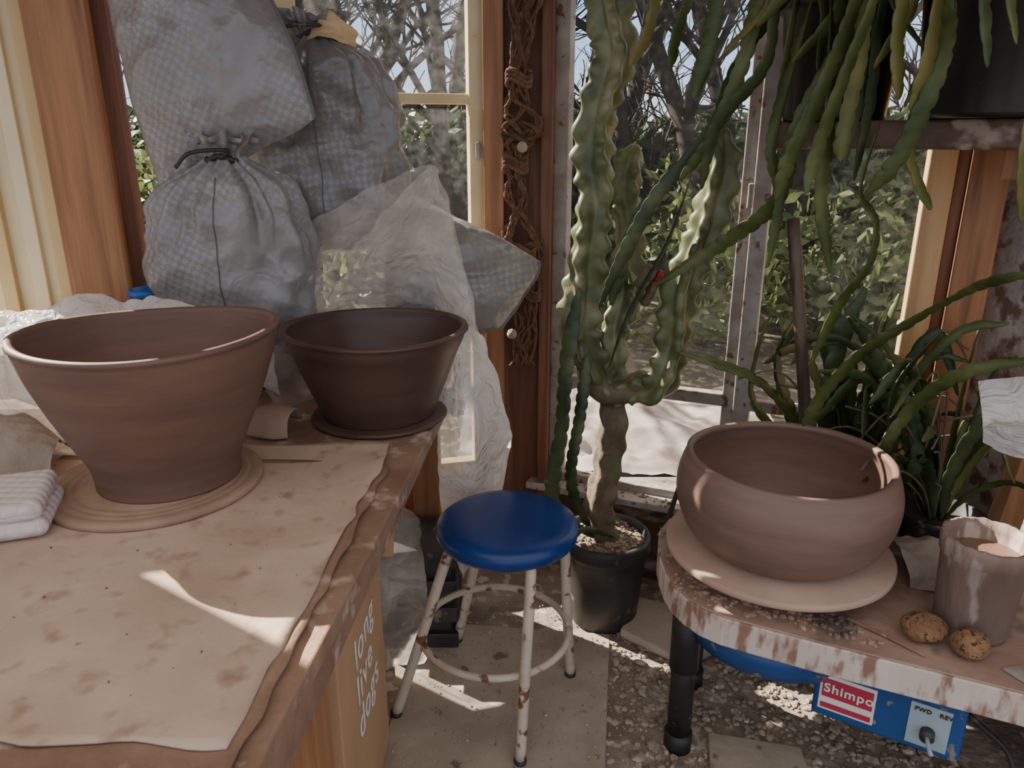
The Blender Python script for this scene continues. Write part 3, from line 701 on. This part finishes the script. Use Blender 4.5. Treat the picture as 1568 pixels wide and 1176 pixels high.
for i,(x,y,z) in enumerate([(.345,2.06,1.075),(.375,2.05,1.06),(.36,2.04,1.03)]):
    tube('bloom_%d'%i,[(x,y-.03,z),(x+.012,y-.05,z+.03),(x+.02,y-.06,z+.06)],lambda t:.016*(1-t*.5),M['red'] if i==1 else M['corky'],8,8,cp)
tube('pot_stake',[(.47,2.12,.22),(.52,2.1,.46)],.008,M['black'],8,4,cp)
for i,(P,w_) in enumerate([([(.25,2.03,.30),(.12,1.96,.45),(.14,1.96,.69),(.15,1.98,.86),(.18,2.0,1.07)],.05),([(.25,2.03,.30),(.17,1.97,.51),(.19,1.98,.71),(.21,2.0,.89)],.036),([(.27,2.02,1.02),(.29,2.0,1.14),(.35,2.0,1.31)],.04),([(.25,2.04,.3),(.10,1.93,.40),(.06,1.9,.33)],.02),([(.31,2.03,.30),(.2,1.93,.38),(.13,1.88,.30)],.018),([(.27,2.0,.85),(.31,1.98,1.0),(.40,1.96,1.2),(.45,1.95,1.36)],.034)]):
    frond('frond_%d'%i,P,w_,M['leafd'],cp,tw=.3*i-.3)
# ---------------------------------------------------------------- shelf with epiphyllum pots
sh=empty('wall_shelf')
A=Vector((.63,1.93,0));B=Vector((1.12,1.50,0));d=(B-A).normalized();nb=Vector((-d.y,d.x,0)); nb=nb if nb.y>0 else -nb
poly=[A,B,B+nb*.25,A+nb*.13]
prism('board',[(p.x,p.y) for p in poly],1.43,1.492,M['shelfwood'],sh,.006)
box('bracket',(1.22,1.72,1.40),(.25,.05,.07),M['fir'],RZ(-.4),sh)
hp=empty('hanging_epiphyllum')
def ppot(name,c,r,h):
    lathe(name,[(0,0),(r*.8,0),(r*.82,.01),(r*.97,h*.86),(r*1.02,h*.87),(r*1.04,h),(r*.97,h),(r*.94,h*.9),(0,h*.9)],c,M['blackpot'],48,hp)
ppot('pot_1',(.765,1.90,1.493),.14,.27)
ppot('pot_2',(1.02,1.68,1.493),.18,.31)
F={
'A':([(.66,1.80,1.80),(.66,1.6,1.74),(.63,1.57,1.63),(.58,1.55,1.50),(.55,1.56,1.41),(.54,1.58,1.33)],.034,'leaf'),
'B':([(.68,1.85,1.80),(.60,1.8,1.75),(.51,1.85,1.61),(.47,1.88,1.47),(.36,1.90,1.33),(.29,1.92,1.19),(.23,1.95,1.03)],.036,'leafd'),
'C':([(.74,1.8,1.80),(.71,1.65,1.72),(.59,1.62,1.49),(.59,1.72,1.32),(.50,1.85,1.20),(.36,1.92,1.09)],.036,'leaf'),
'D':([(.74,1.68,1.84),(.70,1.5,1.76),(.69,1.47,1.62),(.71,1.47,1.52)],.038,'leafy'),
'E':([(.80,1.64,1.84),(.75,1.48,1.76),(.74,1.45,1.60),(.73,1.46,1.50)],.038,'leafy'),
'F':([(.82,1.6,1.80),(.77,1.46,1.60),(.73,1.47,1.43),(.69,1.5,1.35)],.034,'leaf'),
'G':([(.78,1.50,1.66),(.75,1.49,1.46),(.78,1.5,1.38),(.82,1.5,1.32)],.03,'leafy'),
'H':([(.66,1.75,1.80),(.63,1.62,1.64),(.63,1.58,1.47),(.63,1.58,1.34),(.68,1.6,1.18)],.03,'leaf'),
'I':([(.70,1.70,1.80),(.67,1.57,1.63),(.65,1.55,1.47),(.65,1.55,1.41)],.03,'leafy'),
'J':([(.95,1.45,1.80),(.90,1.36,1.66),(.88,1.35,1.55),(.86,1.32,1.43),(.90,1.35,1.31)],.03,'leafy'),
'K':([(.74,1.6,1.48),(.72,1.6,1.35),(.76,1.6,1.29),(.76,1.6,1.20),(.73,1.65,1.10),(.70,1.7,.94)],.03,'leaf'),
'L':([(.64,1.78,1.74),(.56,1.7,1.46),(.59,1.7,1.33),(.58,1.7,1.18)],.024,'leaf'),
'M':([(.38,2.0,2.0),(.35,2.0,1.80),(.33,2.0,1.70),(.29,2.0,1.62)],.034,'leafy'),
'M2':([(.46,1.95,2.0),(.42,1.95,1.79),(.39,1.95,1.69),(.38,1.95,1.61)],.032,'leaf'),
'N':([(.5,1.9,1.95),(.47,1.9,1.78),(.46,1.9,1.67),(.43,1.9,1.54)],.04,'leaf'),
'O':([(.62,1.8,1.84),(.54,1.7,1.75),(.53,1.7,1.60),(.45,1.75,1.48),(.44,1.8,1.34)],.032,'leafd'),
'P':([(.68,1.6,1.84),(.64,1.46,1.72),(.60,1.45,1.58),(.58,1.5,1.43),(.57,1.5,1.35)],.03,'leaf'),
'Q':([(.6,1.8,1.9),(.52,1.75,1.74),(.50,1.75,1.62),(.46,1.8,1.46),(.40,1.85,1.36)],.034,'leaf'),
'R':([(.70,1.7,1.84),(.64,1.6,1.77),(.55,1.6,1.74),(.48,1.62,1.66)],.03,'leaf'),
}
for i,(k,(P,w_,m)) in enumerate(F.items()): frond('frond_'+k,P,w_,M[m],hp,tw=.5*math.sin(i*2.1))
for k in range(12):
    b=[Vector((.74,1.84,1.78)),Vector((.88,1.60,1.81)),Vector((.70,1.84,1.78))][k%3]
    a=R.uniform(3.3,4.7); L=R.uniform(.15,.42)
    o=Vector((math.cos(a)*R.uniform(.10,.2),math.sin(a)*R.uniform(.17,.25),0))
    P=[b,b+o*.5+Vector((0,0,.05)),b+o*.95+Vector((0,0,-.02)),b+o*1.1+Vector((R.uniform(-.04,.04),0,-L*.5)),b+o*1.15+Vector((R.uniform(-.09,.06),R.uniform(-.05,.05),-L))]
    frond('trail_%d'%k,P,R.uniform(.020,.030),M[['leaf','leafd','leaf','leafy'][k%4]],hp,tw=R.uniform(-.8,.8))
# ---------------------------------------------------------------- lower plants
lp=empty('potted_epiphyllum')
lathe('pot',[(0,0),(.10,0),(.13,.22),(.137,.24),(.125,.24),(.12,.21),(0,.21)],(.93,1.90,.321),M['black'],48,lp)
lathe('pot_small',[(0,0),(.08,0),(.10,.18),(.105,.2),(.095,.2),(.09,.17),(0,.17)],(1.13,1.78,.321),M['black'],48,lp)
box('stand',(1.02,1.86,.16),(.40,.23,.32),M['shelfwood'],RZ(-.4),lp)
F2={
'a':([(.91,1.3,1.23),(.88,1.4,1.19),(.85,1.55,1.09),(.77,1.65,.96),(.74,1.75,.77),(.88,1.85,.56)],.036,'leaf'),
'b':([(.77,1.95,1.04),(.715,1.95,.89),(.77,1.93,.72),(.88,1.9,.55)],.05,'leafd'),
'c':([(.88,1.85,1.10),(.83,1.85,.95),(.83,1.85,.71),(.9,1.88,.55)],.052,'leafd'),
'd':([(.80,1.75,1.05),(.90,1.75,.93),(.98,1.72,.80),(.99,1.7,.67),(.93,1.85,.55)],.036,'leafd'),
'e':([(.44,1.9,.92),(.54,1.9,.89),(.64,1.9,.85),(.74,1.92,.76),(.9,1.9,.55)],.03,'leaf'),
'f':([(1.0,1.7,1.03),(.91,1.7,.88),(.93,1.7,.71),(.93,1.85,.55)],.044,'leafd'),
'g':([(1.05,1.4,1.05),(.95,1.5,.99),(.91,1.6,.88),(.88,1.65,.75),(.93,1.85,.55)],.032,'leaf'),
'h':([(1.05,1.4,1.01),(.98,1.45,.91),(.96,1.5,.76),(.99,1.55,.63)],.03,'leafd'),
'k':([(.68,1.93,1.02),(.65,1.93,.90),(.67,1.93,.75),(.88,1.9,.56)],.028,'leaf'),
}
for i,(k,(P,w_,m)) in enumerate(F2.items()): frond('frond_'+k,P,w_,M[m],lp,tw=.5*math.sin(i*1.7))
for k in range(92):
    b=Vector((.93,1.90,.53)) if k%2 else Vector((1.12,1.78,.50))
    a=R.uniform(0,2*math.pi);h=R.uniform(.12,.55);rr=R.uniform(.08,.34)
    o=Vector((math.cos(a)*rr,math.sin(a)*rr*.4-.05,0))
    if b.x+o.x*1.3>1.24: o.x*=-1
    if b.x+o.x*1.3<.80: o.y=abs(o.y)*.4+.02
    P=[b+o*.1,b+o*.4+Vector((0,0,h*.5)),b+o*.85+Vector((0,0,h*.85)),b+o*1.3+Vector((0,0,h*R.uniform(.5,1.05)))]
    if k%3: frond('sprig_%d'%k,P,R.uniform(.012,.032),M[['leafd','leaf','leafd'][k%3] if k%7 else 'leafy'],lp,tw=R.uniform(-1,1))
    else: tube('twig_%d'%k,P,.003,M['corky'],6,16,lp)
tube('wooden_stake',[(.795,1.86,.45),(.765,1.83,.74),(.655,1.78,1.275)],lambda t:.016,M['stakewood'],6,10,None)
# ---------------------------------------------------------------- macrame rope
mr=empty('macrame_hanger')
path=[(.045,2.35,2.1),(.04,2.36,1.83),(.015,2.36,1.60),(.03,2.36,1.48),(.01,2.36,1.38),(.025,2.36,1.19),(.05,2.36,1.0)]
for k in range(24):
    ph=k*.9; P=[]
    for i,p in enumerate(cr(path,40)):
        s=.034*(1+.5*math.sin(i*.4))
        P.append(p+Vector((s*math.sin(i*(.3+.07*(k%7))+ph)+.022*N3((i,k,0),.7),.014*math.cos(i*.8+ph)-.005,0)))
    tube('strand_%d'%k,P,.0042,M['rope'],7,160,mr,sec=lambda a,L:1+.25*math.sin(a*2+L*400))
for i,z in enumerate((1.62,1.38,1.12,.99)):
    x={1.62:.02,1.38:.01,1.12:.035,.99:.05}[z]
    P=[Vector((x+.035*math.cos(a),2.345+.014*math.sin(a),z+.012*math.sin(2*a))) for a in [j*2*math.pi/16 for j in range(17)]]
    for dz in(-.012,0,.012): obj('knot_%d'%i,*tubevf([q+Vector((0,0,dz)) for q in P],.007,8),M['rope'],True,mr)
for k in range(14):
    x=.05+R.uniform(-.03,.03);P=[(x,2.355,1.0)]
    for j in range(5): P.append((x+R.uniform(-.03,.03)-.006*j,2.35+R.uniform(-.01,.005),1.0-.05*(j+1)))
    tube('fringe_%d'%k,P,.0045,M['rope'],6,30,mr)
for i,(x,z) in enumerate([(.03,1.43),(.0,.86)]):
    lathe('bead_%d'%i,[(.0001,-.017),(.012,-.012),(.017,0),(.012,.012),(.0001,.017)],(x,2.335,z),M['rag'],20,mr)
# ---------------------------------------------------------------- potter's wheel table
pw=empty('pottery_wheel')
poly=[(.385,1.75),(.365,1.66),(.360,1.60),(.360,1.54),(.368,1.49),(.386,1.445),(.412,1.405),(.45,1.372),(.50,1.346),(.616,1.288),(.78,1.213),(.95,1.135),(1.6,.72),(1.6,1.30),(1.22,1.55),(.95,1.74),(.50,1.83),(.42,1.81)]
prism('table_edge',poly,.408,.478,M['drip'],pw,.004)
inner=[(x+(.85-x)*.006,y+(1.5-y)*.006) for x,y in poly]
prism('table_top',inner,.478,.483,M['wheeltop'],pw,.002)
for i,(x,y) in enumerate([(.415,1.515),(1.4,1.0),(1.35,1.35),(.5,1.75)]):
    tube('leg_%d'%i,[(x,y,0),(x,y,.40)],.029,M['darkpipe'],24,2,pw)
    tube('leg_sleeve_%d'%i,[(x,y,.24),(x,y,.407)],.035,M['darkpipe'],24,2,pw)
    tube('leg_foot_%d'%i,[(x,y,0),(x,y,.05)],.034,M['darkpipe'],24,2,pw)
lathe('wheel_head',[(0,0),(.15,0),(.15,.05),(0,.05)],(.62,1.56,.483),M['darkpipe'],48,pw)
lathe('splash_basin',[(0,0),(.14,.0),(.20,.03),(.215,.07),(.215,.10),(0,.10)],(.625,1.54,.305),M['bluebox'],64,pw)
fd=Vector((.585,-.36,0)).normalized();fn=Vector((fd.y,-fd.x,0)); fn=fn if fn.y<0 else -fn
rot=Matrix((fd,-fn,Vector((0,0,1)))).transposed()
fc=(Vector((.663,1.356,0))+Vector((.90,1.21,0)))/2
box('motor_box',fc-fn*.10+Vector((0,0,.315)),(.285,.20,.14),M['bluebox'],rot,pw,.008)
box('label_white',fc+fn*.001+fd*(-.075)+Vector((0,0,.312)),(.11,.003,.088),M['white'],rot,pw,0)
box('label_red',fc+fn*.003+fd*(-.075)+Vector((0,0,.325)),(.10,.003,.045),M['redlabel'],rot,pw,0)
box('label_red_low',fc+fn*.003+fd*(-.075)+Vector((0,0,.28)),(.10,.003,.012),M['redlabel'],rot,pw,0)
box('control_plate',fc+fn*.002+fd*(.08)+Vector((0,0,.312)),(.075,.003,.10),M['paleplate'],rot,pw,0)
tr=Matrix((fd,Vector((0,0,1)),fn)).transposed()
text('label_text','Shimpo',.03,fc+fn*.006+fd*(-.122)+Vector((0,0,.317)),tr,M['white'],pw,off=.0006)
text('switch_text','FWD   REV',.013,fc+fn*.005+fd*(.05)+Vector((0,0,.345)),tr,M['black'],pw,off=.0003)
kc=fc+fn*.004+fd*.08+Vector((0,0,.30))
obj('switch_knob',*tubevf([kc,kc+fn*.018],.014,20),M['black'],True,pw)
tube('switch_lever',[kc+fn*.015,kc+fn*.035+fd*.006+Vector((0,0,-.008)),kc+fn*.05+fd*.012+Vector((0,0,-.012))],.0045,M['paleplate'],8,3,pw)
tube('power_cord',[fc-fn*.1+fd*.15+Vector((0,0,.3)),(1.05,1.25,.2),(1.0,1.22,.02),(1.3,1.1,.01)],.006,M['black'],8,30,pw)
mb=MB()
for k in range(420):
    a=R.uniform(2.4,5.2);r=R.uniform(.17,.31);x=.62+r*math.cos(a);y=1.56+r*math.sin(a)
    if x>.375 and y>1.40-(x-.4)*.45+.02: rock(mb,Vector((x,y,.484)),R.uniform(.003,.011))
mb.make('clay_crumbs',M['wheeltop'],False,pw)
bat('throwing_bat',(.622,1.562,.534),.255,.018,M['bat3'],0)
pot('clay_bowl',(.625,1.56,.5535),[(.162,0),(.184,.012),(.216,.045),(.236,.09),(.243,.13),(.241,.165),(.233,.195),(.226,.211)],.016,M['clay3'],wob(.006,.004,.05),lip=-.002)
bk=empty('slip_bucket');c=(.955,1.335,.484)
lathe('body',[(0,0),(.066,0),(.070,.01),(.078,.17),(.082,.172),(.084,.20),(.083,.212),(.077,.212),(.074,.19),(.070,.165),(.0,.165)],c,M['bucket'],72,bk,lambda r,z,a:(r*(1+.012*math.sin(3*a)+.012*N3((math.cos(a)*3,math.sin(a)*3,z*20),1.5)),z+(.004*N3((math.cos(a)*3,math.sin(a)*3,5),2) if z>.19 else 0)))
lathe('slip',[(0,.17),(.073,.17)],c,M['slip'],40,bk)
def blob(name,c,rx_,ry_,rz_,mat,seed):
    v=[];f=[];n=24;m=36
    for i in range(n+1):
        th=math.pi*i/n
        for j in range(m):
            a=2*math.pi*j/m;d=Vector((math.sin(th)*math.cos(a),math.sin(th)*math.sin(a),math.cos(th)))
            k=1+.12*N3(d+Vector((seed,0,0)),1.5)+.04*N3(d,6)
            v.append(Vector((c[0]+d.x*rx_*k,c[1]+d.y*ry_*k,c[2]+d.z*rz_*k)))
    for i in range(n):
        for j in range(m):
            k=(j+1)%m;f.append((i*m+j,(i+1)*m+j,(i+1)*m+k,i*m+k))
    return obj(name,v,f,mat)
blob('sponge',(.835,1.295,.512),.044,.036,.029,M['sponge'],1)
blob('sponge',(.90,1.245,.510),.036,.034,.028,M['sponge'],4)
tube('wooden_tool',[(.705,1.36,.488),(.76,1.30,.488),(.81,1.235,.488)],lambda t:.0045-.002*t,M['tablewood'],8,10)
prism('metal_rib',[(.94,1.20),(1.02,1.22),(1.03,1.16),(.96,1.155)],.484,.488,M['greyframe'],None,.001)
crumple('canvas_rag',[[(.90,1.47,.486),(.97,1.46,.486),(1.04,1.45,.486)],[(.89,1.5,.54),(.97,1.49,.55),(1.05,1.47,.53)],[(.90,1.57,.55),(.98,1.56,.56),(1.06,1.53,.54)],[(.92,1.62,.49),(.99,1.6,.49),(1.06,1.57,.49)]],M['rag'],36,36,.018,12,seed=14)
crumple('plastic_sheeting',[[(.93,1.42,1.0),(1.02,1.40,1.01),(1.2,1.38,1.0)],[(.92,1.38,.94),(1.02,1.35,.95),(1.2,1.34,.94)],[(.96,1.42,.86),(1.04,1.38,.84),(1.2,1.38,.84)]],M['plastic_w'],50,36,.02,8,seed=20)
